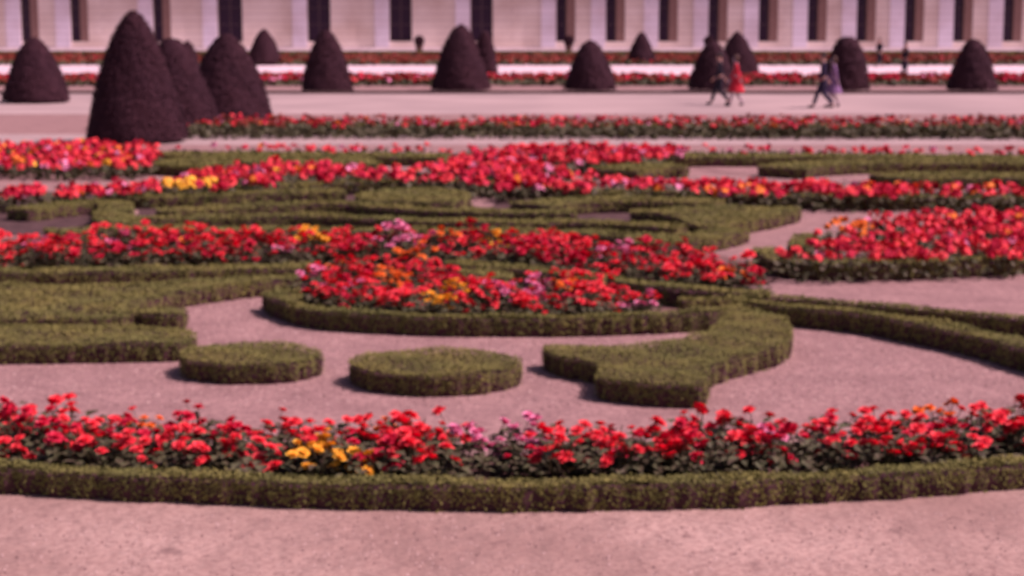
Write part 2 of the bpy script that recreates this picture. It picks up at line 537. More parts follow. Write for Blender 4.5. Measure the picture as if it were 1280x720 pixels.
# ================================================================== YEW CONES
def cone(px, ptop, pbase, wpx, label, pw=0.55, wob=1.0, seed=0, dens=1.0):
    rg = np.random.default_rng(100 + seed)
    b = G(px, pbase)
    Rr = wpx / F * b.y / 2 * 1.0
    b = Vector((b.x, b.y + Rr * 0.9, 0))
    top = atY(px, ptop, b.y)
    H = top.z
    R = wpx / F * b.y / 2 * 1.08
    root = empty('clipped_yew', b)
    tag(root, label, 'topiary', 'clipped yew cones')
    n, m_ = 40, 22
    ph = rg.uniform(0, 6, 6)
    def rad(t, a):
        base = R * np.clip(1 - t, 0, 1) ** pw
        foot = 1 - 0.04 * np.exp(-(t / 0.05))
        w = 1 + wob * (0.025 * np.sin(2 * a + ph[0] + 3 * t) + 0.02 * np.sin(3 * a + ph[1] - 7 * t) + 0.012 * np.sin(7 * a + ph[2] + 11 * t))
        return base * foot * w
    v, f = [], []
    for i in range(m_ + 1):
        t = i / m_
        for k in range(n):
            a = 2 * math.pi * k / n
            r = max(rad(t, a) - 0.03, 0.005)
            v.append((r * math.cos(a), r * math.sin(a), 0.08 + (H - 0.1) * t))
    for i in range(m_):
        for k in range(n):
            k2 = (k + 1) % n
            f.append((i * n + k, i * n + k2, (i + 1) * n + k2, (i + 1) * n + k))
    mb = MB(); mb.add(v, f, 1)
    leaf = max(0.045, b.y * 0.0011)
    A = math.pi * R * H * 1.4
    N = int(min(30000, A * 2.0 / (leaf * leaf) * dens))
    t = rg.uniform(0, 1, N * 2); keep = rg.uniform(0, 1, N * 2) < (1 - t) ** pw + 0.08
    t = t[keep][:N]; a = rg.uniform(0, 2 * math.pi, len(t))
    r = rad(t, a) + rg.normal(0, 0.018, len(t)) + (rg.uniform(0, 1, len(t)) < 0.02) * 0.04
    P = np.column_stack([r * np.cos(a), r * np.sin(a), 0.06 + (H - 0.08) * t + rg.normal(0, 0.01, len(t))])
    Nn = np.column_stack([np.cos(a), np.sin(a), np.full(len(t), 0.5 * R / H * 2)])
    fv, ff = flakes(P, Nn, leaf * 1.3, tilt=0.35, rg=rg)
    mb.add(fv, ff, 0)
    mb.build('crown', [M['yew'], M['yew']], root)
    tr = MB(); tr.lathe([(0.11, -0.02), (0.09, 0.1), (0.07, 0.6)], 10)
    tr.build('trunk', [M['bark']], root, smooth=True)
    return root
cone(160, 12, 181, 118, 'largest clipped yew, a tall dark bullet at the left beside the pink cross path', 0.58, seed=1)
cone(208, 47, 170, 104, 'rounded dark yew half hidden behind the largest one at the left', 0.45, seed=2)
cone(233, 51, 150, 44, 'slim yew whose top shows between the rounded yew and the broad cone at the left', 0.45, seed=3)
cone(278, 41, 157, 108, 'broad dark yew cone with a straight right side left of the promenade', 0.56, seed=4)
cone(328, 36, 82, 44, 'small yew cone in the far bed, just right of the broad cone', 0.6, seed=5)
cone(406, 36, 117, 60, 'yew cone with a narrow peak rising against the second wide palace opening', 0.52, seed=6)
cone(575, 30, 115, 71, 'large yew cone in front of the smaller one, left of the middle of the promenade', 0.55, seed=7)
cone(606, 38, 94, 31, 'slender yew hidden behind the large middle cone, under a palace opening', 0.45, seed=8)
cone(739, 50, 115, 62, 'round-topped yew cone standing alone at the edge of the promenade, right of the middle', 0.5, seed=9)
cone(803, 39, 81, 36, 'smallest yew cone standing alone in the far bed against the pale palace piers', 0.65, seed=10)
cone(893, 50, 114, 44 + 12, 'dark yew cone directly behind the walking man in the dark suit', 0.5, seed=11)
cone(924, 39, 97, 54, 'yew cone peak behind the woman in red', 0.62, seed=12)
cone(1062, 45, 115, 54, 'blunt yew cone to the right of the man and woman in lilac', 0.35, seed=13)
cone(1222, 48, 115, 60, 'yew cone farthest to the right on the promenade edge', 0.5, seed=14)
cone(36, 46, 130, 80, 'yew cone farthest to the left beyond the largest one', 0.55, seed=15)

# potted shrubs against the plinth
def tub(px, py, label):
    b = atY(px, py, YF - 2.3)
    root = empty('potted_shrub', (b.x, YF - 2.3, 0.22)); tag(root, label, 'potted plant', 'shrubs in pots along the palace foot')
    p = MB(); p.lathe([(0.0, 0), (0.24, 0.0), (0.32, 0.42), (0.36, 0.42), (0.36, 0.5), (0.30, 0.5), (0.28, 0.44), (0, 0.44)], 16)
    p.build('pot', [M['terracotta']], root, smooth=False)
    c = MB()
    rg = np.random.default_rng(int(px))
    D = rg.normal(0, 1, (900, 3)); D /= np.linalg.norm(D, axis=1, keepdims=True)
    fv, ff = flakes(D * 0.42 * rg.uniform(0.75, 1.05, (900, 1)) + [0, 0, 0.86], D, 0.16, rg=rg)
    c.add(fv, ff, 0)
    c.lathe([(0.02, 0.45), (0.2, 0.55), (0.34, 0.86), (0.2, 1.16), (0.01, 1.22)], 12)
    c.build('foliage', [M['yew']], root)
for px, l in ((524, 'potted round shrub right of the third wide palace opening'), (711, 'potted round shrub between the lone yew cone and the big middle pier'),
              (886, 'potted round shrub left above the suited man')):
    tub(px, 48, l)

# ================================================================== FLOWERS
def stuff_flowers(name, label, poly, hgt, dens, cols, wts, bloom=0.10, leaf=0.07, cover=1.0, seed=0, z0=0.0, patches=None):
    """massed bedding plants: leaf flakes below, bloom heads above"""
    rg = np.random.default_rng(500 + seed)
    p = np.array([np.array(a[:2]) for a in poly])
    if area(p) < 0: p = p[::-1]
    A = abs(area(p))
    mb = MB()
    n = int(A * dens * 7)
    n = min(n, 45000)
    Q = rand_in(p, n, rg)
    zz = rg.uniform(0.02, hgt * 0.8, len(Q)) + z0
    fv, ff = flakes(np.column_stack([Q, zz]), np.tile([0, -0.3, 1.0], (len(Q), 1)), leaf, tilt=0.8, rg=rg)
    mb.add(fv, ff, 0)
    n = min(int(A * dens * cover), 12000)
    Q = rand_in(p, n, rg)
    # drifts: thin out where a slow wave is low
    w = np.sin(Q[:, 0] * 1.1 + seed) * 0.5 + np.sin(Q[:, 0] * 2.7 + Q[:, 1] * 1.3 + seed) * 0.5
    Q = Q[rg.uniform(-1.6, 0.6, len(Q)) < w]
    ci = rg.choice(len(cols), len(Q), p=np.array(wts) / sum(wts))
    if patches:
        for (cx, cy, r, col) in patches:
            d2 = np.hypot((Q[:, 0] - cx), (Q[:, 1] - cy) * 0.6)
            ci = np.where(d2 < r, cols.index(col), ci)
    K = 9
    hh = z0 + hgt * rg.uniform(0.72, 1.08, len(Q))
    c3 = np.column_stack([Q, hh])
    D = rg.normal(0, 1, (len(Q), K, 3)); D[..., 2] = np.abs(D[..., 2]) * 0.9
    D /= np.linalg.norm(D, axis=2, keepdims=True)
    bs = bloom * rg.uniform(0.75, 1.25, (len(Q), 1, 1))
    P = c3[:, None, :] + D * bs * 0.42
    fv, ff = flakes(P.reshape(-1, 3), D.reshape(-1, 3), bloom * 0.72, tilt=0.35, aspect=0.9, rg=rg)
    mb.add(fv, ff, np.repeat(ci, K) + 1)
    o = mb.build(name, [M['leaf']] + [M[c] for c in cols])
    tag(o, label, 'flowers', None, 'stuff')
    return o

# --- individual plants
def leaf_fan(rg, n, spread, hgt, size):
    mb = MB()
    nst = 7
    for s in range(nst):       # stems
        a = rg.uniform(0, 2 * math.pi); r = rg.uniform(0.2, 0.9) * spread
        x, y, z = r * math.cos(a), r * math.sin(a), hgt * rg.uniform(0.7, 1.0)
        w = 0.004
        mb.add([(-w, 0, 0), (w, 0, 0), (x + w, y, z), (x - w, y, z), (0, -w, 0), (0, w, 0), (x, y + w, z), (x, y - w, z)], [(0, 1, 2, 3), (4, 5, 6, 7)], 1)
    for k in range(n):
        a = rg.uniform(0, 2 * math.pi); r = spread * math.sqrt(rg.uniform(0, 1)); z = hgt * rg.uniform(0.12, 1.0) * (1 - 0.35 * (r / spread) ** 2)
        c = np.array([r * math.cos(a), r * math.sin(a), z])
        out = np.array([math.cos(a + rg.normal(0, .5)), math.sin(a + rg.normal(0, .5)), rg.uniform(-0.35, 0.5)])
        out /= np.linalg.norm(out)
        side = np.cross(out, [0, 0, 1]); side /= np.linalg.norm(side)
        up = np.cross(side, out)
        L = size * rg.uniform(0.7, 1.3); W = L * 0.36
        v = [c, c + out * L * .45 + side * W + up * L * .10, c + out * L - up * L * .12, c + out * L * .45 - side * W + up * L * .10, c + out * L * .5 - up * L * .03]
        mb.add(v, [(0, 4, 1), (1, 4, 2), (0, 3, 4), (3, 2, 4)], 0)
    return mb.mesh('foliage', [M['leaf'], M['stem']])
def bloom_mesh(rg, col, R=0.05):
    mb = MB()
    K = 16
    for ring, (cnt, el, rr) in enumerate(((7, 0.15, 1.0), (6, 0.7, 0.85), (4, 1.2, 0.6))):
        for k in range(cnt):
            a = 2 * math.pi * (k + 0.5 * ring) / cnt + rg.uniform(-.2, .2); e = el + rg.uniform(-.15, .15)
            d = np.array([math.cos(a) * math.cos(e), math.sin(a) * math.cos(e), math.sin(e)])
            side = np.cross(d, [0, 0, 1.0]); side /= np.linalg.norm(side) + 1e-9
            up = np.cross(side, d)
            L = R * rr * rg.uniform(0.85, 1.15); W = R * 0.48
            c0 = d * R * 0.1
            tip = c0 + d * L
            mid = c0 + d * L * 0.6
            mb.add([c0, mid + side * W + up * R * .12, tip + side * W * .45, tip - side * W * .45, mid - side * W + up * R * .12, mid - up * R * .06],
                   [(0, 5, 1), (1, 5, 2), (2, 5, 3), (3, 5, 4), (4, 5, 0)], 0)
    mb.lathe([(R * 0.1, -R * 0.25), (R * 0.3, -R * 0.05), (R * 0.45, R * 0.25), (R * .2, R * 0.5), (0.001, R * 0.55)], 7, mi=0)
    # flower stalk
    w = 0.0035
    mb.add([(-w, 0, -0.13), (w, 0, -0.13), (w, 0, 0), (-w, 0, 0), (0, -w, -0.13), (0, w, -0.13), (0, w, 0), (0, -w, 0)], [(0, 1, 2, 3), (4, 5, 6, 7)], 1)
    return mb.mesh('bloom', [M[col], M['stem']])
prg = np.random.default_rng(11)
BH = (0.13, 0.295)
FOL = [leaf_fan(prg, 64, 0.17, 0.25, 0.085) for _ in range(6)]
BLO = {c: [bloom_mesh(prg, c) for _ in range(3)] for c in PAL}
# a plant prototype per foliage mesh; blooms are children
ORD = lambda n: str(n) + ('th' if 10 <= n % 100 <= 20 else {1: 'st', 2: 'nd', 3: 'rd'}.get(n % 10, 'th'))
ROWS = ['front', 'second', 'third', 'fourth', 'fifth', 'sixth', 'seventh', 'eighth', 'ninth', 'tenth', 'eleventh', 'twelfth', 'thirteenth', 'fourteenth', 'fifteenth', 'sixteenth']
def plant(x, y, col, nb, s, label, group):
    r = random.random
    root = link('flowering_plant', random.choice(FOL), None, (x, y, 0.008), r() * 6.28)
    root.scale = (s, s, s * random.uniform(0.85, 1.15))
    tag(root, label, 'flower', group)
    for k in range(nb):
        a = r() * 6.28; q = 0.15 * math.sqrt(r())
        b = link('bloom', random.choice(BLO[col]), root, (q * math.cos(a), q * math.sin(a), random.uniform(*BH)), r() * 6.28)
        b.rotation_euler = (random.uniform(-.5, .5), random.uniform(-.5, .5), r() * 6.28)
        k_ = random.uniform(0.6, 1.0)
        b.scale = (k_, k_, k_ * 0.85)
    return root
CN = {'red': 'scarlet', 'crimson': 'deep crimson', 'orange': 'orange', 'yellow': 'yellow', 'pink': 'pink'}
def bed_points(poly, step, jit, seed):
    """staggered rows, nearest first; returns (x, y, row)"""
    rg = np.random.default_rng(seed)
    p = np.array([np.array(a[:2]) for a in poly])
    lo, hi = p.min(0), p.max(0)
    out = []
    if seed == 3:      # rows follow the curve of the bed
        return front_rows(rg, step, jit)
    y, j = lo[1] + step * 0.3, 0
    while y < hi[1]:
        x = lo[0] + (step / 2 if j % 2 else 0)
        while x < hi[0]:
            q = np.array([x, y]) + rg.normal(0, jit, 2)
            if inside(q[None], p)[0]: out.append((q[0], q[1], j))
            x += step
        y += step * 0.9; j += 1
    return out
def front_rows(rg, step, jit):
    out = []
    for j in range(4):
        c = resample(chaikin([p + np.array([0, 0.30 + j * 0.25]) for p in inner], 2, False), step, False)
        for q in c:
            q = q + np.array([step / 2 * (j % 2), 0]) + rg.normal(0, jit, 2)
            out.append((q[0], q[1], j))
    return out
def to_px(v):
    d = Vector(v) - Vector((0, 0, CAM_H))
    cp, sp = math.cos(PITCH), math.sin(PITCH)
    zf = d.y * cp - d.z * sp; yu = d.y * sp + d.z * cp
    return 640 + F * d.x / zf, 360 - F * yu / zf
def fill_bed(poly, step, jit, seed, where, special, nb=(4, 8), wt=(7, 3, 0.15, 0.0, 0.25), sc=1.0, gaps=None):
    L = []
    for x, y, j in bed_points(poly, step, jit, seed):
        px, py = to_px((x, y, 0.25))
        if px < -25 or px > 1305: continue
        if gaps and any(abs(px - gx) < gw and abs(py - gy) < gh for gx, gy, gw, gh in gaps) and random.random() < 0.8: continue
        L.append((j, px, py, x, y))
    L.sort()
    last = max(l[0] for l in L)
    cnt = {}
    for j, px, py, x, y in L:
        col = random.choices(['red', 'crimson', 'orange', 'yellow', 'pink'], wt)[0]
        k = random.randint(*nb)
        for sx, sy, sr, sh, c in special:
            if abs(px - sx) < sr and abs(py - sy) < sh: col = c; k = 11 if c == 'yellow' else max(k, 7)
        cnt[j] = cnt.get(j, 0) + 1
        row = 'back' if j == last else ROWS[j]
        plant(x, y, col, k, sc * random.uniform(0.85, 1.15), f'{CN[col]} plant, {ORD(cnt[j])} from the left in the {row} row of {where}', f'{CN[col]} plants in {where}')
    return len(L)

# --- front bed
fh = [(-420, 556), (-150, 572), (130, 588), (400, 599), (640, 603), (900, 599), (1140, 586), (1400, 566), (1650, 545)]
hedge('long low curved box hedge edging the front flower bed along the near path', ribbon(fh, 0.17, HZ), h=0.17, leaf=0.021)
inner = [np.array(G(x, y - 3, HZ)[:2]) for x, y in fh]
bed_front = chaikin([p + np.array([0, 0.13]) for p in inner], 1, False) + chaikin([p + np.array([0, 1.22]) for p in inner[::-1]], 1, False)
sheet('front_bed_soil', bed_front, 0.008, M['soil'])
n1 = fill_bed([p for p in chaikin([p + np.array([0, 0.24]) for p in inner], 1, False)] + chaikin([p + np.array([0, 1.16]) for p in inner[::-1]], 1, False),
              0.262, 0.05, 3, 'the front bed',
              [(428, 567, 34, 24, 'yellow'), (180, 515, 14, 9, 'orange'), (600, 535, 24, 22, 'pink'), (650, 530, 20, 16, 'pink'), (968, 548, 14, 16, 'pink')],
              nb=(6, 10), gaps=[(655, 575, 70, 12), (330, 520, 26, 10), (1040, 560, 40, 14)])

# --- centre bed
cb = [(338, 366), (345, 374), (380, 386), (440, 392), (520, 396), (640, 398), (780, 396), (880, 391), (935, 383)]
hedge('dark box hedge curving round the front of the central flower bed', ribbon(cb, 0.15, HZ), h=0.19)
hedge('short olive hedge end where the central bed curls over at its left tip', poly_px([(340, 362), (356, 360), (382, 366), (376, 378), (352, 374)], HZ), h=0.19)
cpoly = poly_px([(366, 352), (385, 335), (470, 328), (545, 332), (590, 352), (640, 358), (700, 340), (735, 345), (770, 358), (842, 372), (840, 381), (700, 386), (520, 386), (400, 376)], 0.20, 1)
sheet('centre_bed_soil', poly_px([(345, 366), (380, 330), (470, 322), (600, 330), (800, 350), (935, 376), (900, 388), (700, 398), (520, 398), (370, 384)], 0.0, 1), 0.008, M['soil'])
n2 = fill_bed(cpoly, 0.30, 0.06, 5, 'the central bed',
              [(543, 370, 22, 12, 'yellow'), (625, 292, 9, 7, 'yellow'), (578, 388, 8, 5, 'yellow'), (490, 343, 22, 8, 'orange'), (455, 356, 8, 5, 'pink'), (670, 362, 14, 8, 'pink')], nb=(7, 11), wt=(8, 3, 0.25, 0.0, 0.1))
# --- third row band
b3 = poly_px([(-80, 300), (60, 302), (240, 296), (400, 294), (520, 292), (660, 296), (760, 306), (860, 318), (960, 336), (968, 352), (900, 352), (800, 344), (720, 336), (650, 322), (520, 316), (400, 318), (200, 322), (-80, 326)], 0.22, 1)
sheet('middle_band_soil', [a for a in poly_px([(-120, 300), (400, 290), (660, 292), (860, 312), (975, 334), (975, 356), (900, 358), (720, 342), (520, 322), (200, 328), (-120, 334)], 0.0, 1)], 0.008, M['soil'])
n3 = fill_bed(b3, 0.36, 0.07, 8, 'the long middle band',
              [(388, 300, 14, 7, 'yellow'), (625, 295, 10, 8, 'yellow'), (500, 303, 26, 6, 'pink'), (150, 300, 10, 6, 'pink'), (782, 322, 14, 6, 'pink')], nb=(6, 12), wt=(7, 4, 0.1, 0.0, 0.12), sc=1.15)
print('PLANTS', n1, n2, n3)

# ================================================================== NEAR HEDGES
def disc(cx, cy, wpx, hpx, label):
    pts = [(cx + wpx / 2 * math.cos(a), cy + hpx / 2 * math.sin(a)) for a in [2 * math.pi * k / 20 for k in range(20)]]
    hedge(label, poly_px(pts, HZ, 1), h=HZ + 0.005, name='round_hedge', leaf=0.021)
disc(545, 453, 218, 33, 'larger flat round box clump on the gravel in the middle')
disc(312, 442, 182, 27, 'smaller flat round box clump on the gravel at the left')
hedge('fishtail shaped box clump with a pointed left tip and curled right lobe on the gravel',
      poly_px([(676, 434), (700, 432), (770, 434), (840, 428), (880, 416), (898, 404), (908, 391), (930, 386), (958, 389), (982, 399), (992, 412), (988, 424), (968, 436), (930, 446), (894, 455), (886, 462), (888, 482), (872, 484), (800, 480), (745, 474), (742, 466), (752, 456), (735, 452), (705, 447), (680, 441)], HZ, 1), h=0.185, name='fishtail_hedge', leaf=0.021)
hedge('left hand box scroll, the lowest arm ending beside the smaller round clump', poly_px([(-60, 406), (130, 406), (200, 408), (238, 412), (247, 420), (238, 427), (180, 429), (130, 430), (-60, 432)], HZ, 1))
hedge('broad olive box scroll sweeping up to the centre bed from the left', poly_px([(-60, 352), (130, 356), (200, 352), (280, 346), (375, 341), (372, 347), (300, 354), (240, 362), (195, 371), (176, 378), (168, 390), (150, 397), (-60, 399)], HZ, 1))
hedge('small dark rounded box nub poking into the gravel above the lowest left arm', poly_px([(172, 384), (200, 382), (228, 384), (236, 388), (228, 392), (172, 393)], HZ, 1))
hedge('thin straight box strip behind the left scroll, just below the flower band', ribbon([(-60, 338), (130, 337), (250, 334), (400, 332)], 0.42, HZ))
hedge('long dark box arm leaving the fishtail clump towards the right edge', ribbon([(915, 379), (960, 382), (1010, 386), (1080, 393), (1140, 403), (1240, 422), (1340, 448)], [0.14, 0.18, 0.2, 0.26, 0.34, 0.4], HZ), h=0.20)
hedge('narrow box arm between the two strips of gravel at the right', ribbon([(850, 373), (920, 370), (980, 370), (1060, 376), (1140, 383), (1340, 402)], 0.16, HZ), h=0.17)
hedge('short olive box patch among the flowers of the central bed', poly_px([(585, 344), (640, 346), (645, 356), (600, 357), (570, 350)], HZ, 1), h=0.24)
hedge('small olive box patch behind the right part of the central flowers', poly_px([(690, 347), (745, 349), (760, 357), (715, 358)], HZ, 1), h=0.24)
hedge('dark box line behind the central bed below the flower band', ribbon([(560, 330), (620, 334), (680, 340), (740, 348), (800, 356), (870, 364), (960, 368)], 0.3, HZ), h=0.2)

# right bed
hedge('dark curved box hedge under the right hand flower bed', ribbon([(955, 312), (968, 325), (1010, 330), (1080, 331), (1140, 329), (1340, 320)], 0.3, HZ), h=0.20)
rb = poly_px([(965, 318), (1000, 304), (1030, 285), (1060, 275), (1140, 266), (1320, 262), (1320, 318), (1140, 322), (1040, 325), (980, 324)], 0.28, 1)
stuff_flowers('bedding_flowers', 'dense red flowers with an orange patch filling the bed at the right edge', rb, 0.30, 42, ['red', 'crimson', 'pink', 'orange', 'brownred'], [8, 5, 0.6, 0.3, 0.01], bloom=0.115, leaf=0.09, seed=1,
              patches=[(G(1055, 282, .28).x, G(1055, 282, .28).y, 0.45, 'orange')])
hedge('olive box knob at the left end of the right hand flower bed', poly_px([(985, 300), (1012, 292), (1030, 300), (1010, 312), (985, 310)], HZ, 1), h=0.2)

# ================================================================== MIDDLE EMBROIDERY
sheet('embroidery_soil', poly_px([(-200, 240), (1500, 240), (1500, 262), (1010, 262), (880, 300), (780, 306), (660, 292), (400, 290), (-200, 298)], 0, 0), 0.004, M['dark_soil'])
mid = [
 ('olive box scroll ending above the small square of bare gravel', poly_px([(440, 242), (500, 236), (560, 236), (590, 242), (582, 252), (520, 254), (450, 250)], HZ, 1)),
 ('long box scroll running behind the middle band from the left', ribbon([(200, 264), (300, 257), (430, 252), (520, 262), (640, 265), (720, 265)], 0.45, HZ)),
 ('second long box strip, nearer, across the left half of the embroidery', ribbon([(160, 274), (300, 270), (400, 268), (500, 275), (640, 277), (760, 277), (850, 284)], 0.42, HZ)),
 ('box strip just beyond the middle flower band', ribbon([(150, 286), (400, 287), (560, 288), (700, 289), (790, 294), (850, 298)], 0.5, HZ)),
 ('curled box hook at the far left of the embroidery', ribbon([(20, 262), (120, 250), (150, 255), (135, 270), (160, 284), (60, 290)], 0.5, HZ)),
 ('box scroll in the middle right behind a dark gap', ribbon([(660, 256), (730, 249), (820, 249), (900, 252)], 0.8, HZ)),
 ('broad olive box scroll ending at the curved gravel on the right', poly_px([(770, 264), (860, 259), (960, 258), (1010, 260), (985, 268), (930, 278), (890, 286), (855, 279), (840, 268)], HZ, 1)),
 ('short box arm next to the curved gravel, nearest the middle band', ribbon([(790, 304), (830, 300), (880, 296), (915, 286)], 0.5, HZ)),
 ('pale left box curl behind the strip of gravel', ribbon([(150, 246), (250, 244), (340, 240), (430, 238)], 0.5, HZ)),
]
for l, p in mid: hedge(l, p, h=0.18)
def patch(pts, name='gravel_patch', z=0.010):
    sheet(name, poly_px(pts, 0, 3), z, M['gravel'])
patch([(462, 205), (560, 203), (545, 218), (480, 218)])
patch([(690, 220), (775, 220), (775, 236), (690, 236)])
patch([(845, 208), (900, 204), (992, 208), (985, 221), (930, 219)])
patch([(1055, 216), (1110, 216), (1110, 232), (1055, 232)])
patch([(585, 240), (616, 240), (622, 260), (588, 260)])
patch([(415, 270), (434, 270), (434, 282), (414, 282)])
patch([(140, 262), (176, 262), (170, 272), (142, 272)])
patch([(188, 250), (246, 248), (240, 259), (190, 260)])
hedge('dark box line below the second flower band at the left and centre', ribbon([(140, 241), (300, 236), (440, 228), (560, 227), (640, 231), (720, 238)], 0.4, HZ), h=0.2)
hedge('dark box line below the second flower band at the right', ribbon([(700, 240), (860, 243), (960, 246), (1140, 248), (1340, 249)], 0.35, HZ), h=0.2)

# second flower band
z2 = 0.28
C4 = ['red', 'crimson', 'pink', 'orange', 'yellow']
stuff_flowers('bedding_flowers', 'red and pink flowers of the second band in the left half with a yellow spot',
    poly_px([(-60, 236), (60, 236), (140, 232), (230, 222), (300, 205), (360, 202), (440, 208), (520, 212), (580, 196), (640, 196), (700, 212), (760, 222), (850, 226), (850, 238), (700, 234), (600, 232), (520, 222), (400, 224), (320, 232), (220, 236), (140, 242), (-60, 246)], z2, 1),
    0.30, 26, C4, [7, 6, 1.2, 0.3, 0.05], bloom=0.15, leaf=0.12, seed=2,
    patches=[(G(237, 230, z2).x, G(237, 230, z2).y, 0.38, 'yellow')])
stuff_flowers('bedding_flowers', 'red flowers of the second band in the right half beside the far gravel',
    poly_px([(850, 226), (960, 229), (1040, 226), (1140, 232), (1340, 234), (1340, 246), (1140, 244), (960, 242), (850, 238)], z2, 1),
    0.30, 26, C4, [8, 5, 0.5, 1.0, 0.01], bloom=0.15, leaf=0.12, seed=3)
stuff_flowers('bedding_flowers', 'orange and red flowers at the foot of the largest yew',
    poly_px([(-60, 178), (130, 178), (190, 180), (205, 190), (190, 205), (130, 208), (-60, 205)], z2, 1),
    0.30, 22, C4, [6, 5, 1.0, 1.2, 0.2], bloom=0.15, leaf=0.14, seed=4)
stuff_flowers('bedding_flowers', 'short dense run of red flowers in the far border, middle of the garden',
    poly_px([(560, 190), (640, 184), (760, 182), (860, 186), (840, 196), (720, 204), (600, 202)], z2, 1),
    0.30, 22, C4, [7, 7, 1.2, 0.1, 0.01], bloom=0.17, leaf=0.14, seed=5)
stuff_flowers('bedding_flowers', 'thin pink and red fringe of flowers along the near edge of the cross path',
    poly_px([(200, 182), (560, 183), (900, 184), (1340, 187), (1340, 190), (900, 188), (560, 187), (200, 186)], z2, 1),
    0.28, 14, C4, [5, 5, 1, 0.1, 0.01], bloom=0.12, leaf=0.14, seed=6)
hedge('far box border along the near side of the cross path, left part', ribbon([(200, 193), (380, 194), (560, 196)], 1.0, HZ), h=0.2)
hedge('far dark box border along the near side of the cross path, right part', ribbon([(835, 196), (1000, 196), (1140, 197), (1340, 198)], 1.0, HZ), h=0.2)
hedge('olive box scroll in the far border left, above the red drift', ribbon([(200, 208), (300, 198), (380, 204), (470, 202)], 1.6, HZ), h=0.2)
hedge('olive box scroll in the far border right of the middle', ribbon([(765, 214), (800, 209), (850, 208)], 1.1, HZ), h=0.2)
hedge('olive box scroll in the far border at the right', ribbon([(975, 211), (1010, 206), (1140, 203), (1340, 204)], 1.0, HZ), h=0.2)
hedge('olive box curl at the far right between two red bands', ribbon([(1105, 222), (1180, 220), (1340, 222)], 1.2, HZ), h=0.2)

# border bed in front of the promenade
stuff_flowers('bedding_flowers', 'long straight border of red flowers in front of the promenade',
    poly_px([(200, 150), (1400, 151), (1400, 160), (200, 159)], 0.3, 0), 0.40, 16, ['red', 'crimson', 'pink', 'orange', 'brownred'], [2.5, 4, 0.3, 0.5, 8], bloom=0.12, leaf=0.16, seed=7)  # rust blooms mute the red, a veil of distance put into the colour
hedge('low dark straight box edging of the border in front of the promenade', ribbon([(215, 160), (640, 161), (1400, 163)], 0.5, HZ, 0), h=0.28, leaf=0.07)
# strips beyond the promenade
stuff_flowers('bedding_flowers', 'straight red flower strip behind the nearest row of yew cones',
    poly_px([(-100, 92), (1400, 92), (1400, 99), (-100, 99)], 0.3, 0), 0.26, 5, ['red', 'crimson', 'brownred', 'pink'], [1, 3, 6, 0.3], bloom=0.26, leaf=0.28, seed=8, cover=1.1)
stuff_flowers('bedding_flowers', 'rust coloured flower strip close to the palace',
    poly_px([(-100, 68), (1400, 68), (1400, 76), (-100, 76)], 0.3, 0), 0.26, 2.4, ['brownred', 'crimson', 'red'], [12, 0.4, 0], bloom=0.30, leaf=0.4, seed=9, cover=1.0)
hedge('dark clipped hedge along the foot of the palace', ribbon([(-100, 66.5), (640, 66.5), (1400, 66.5)], 0.8, 0.25, 0), h=0.4, leaf=0.16)

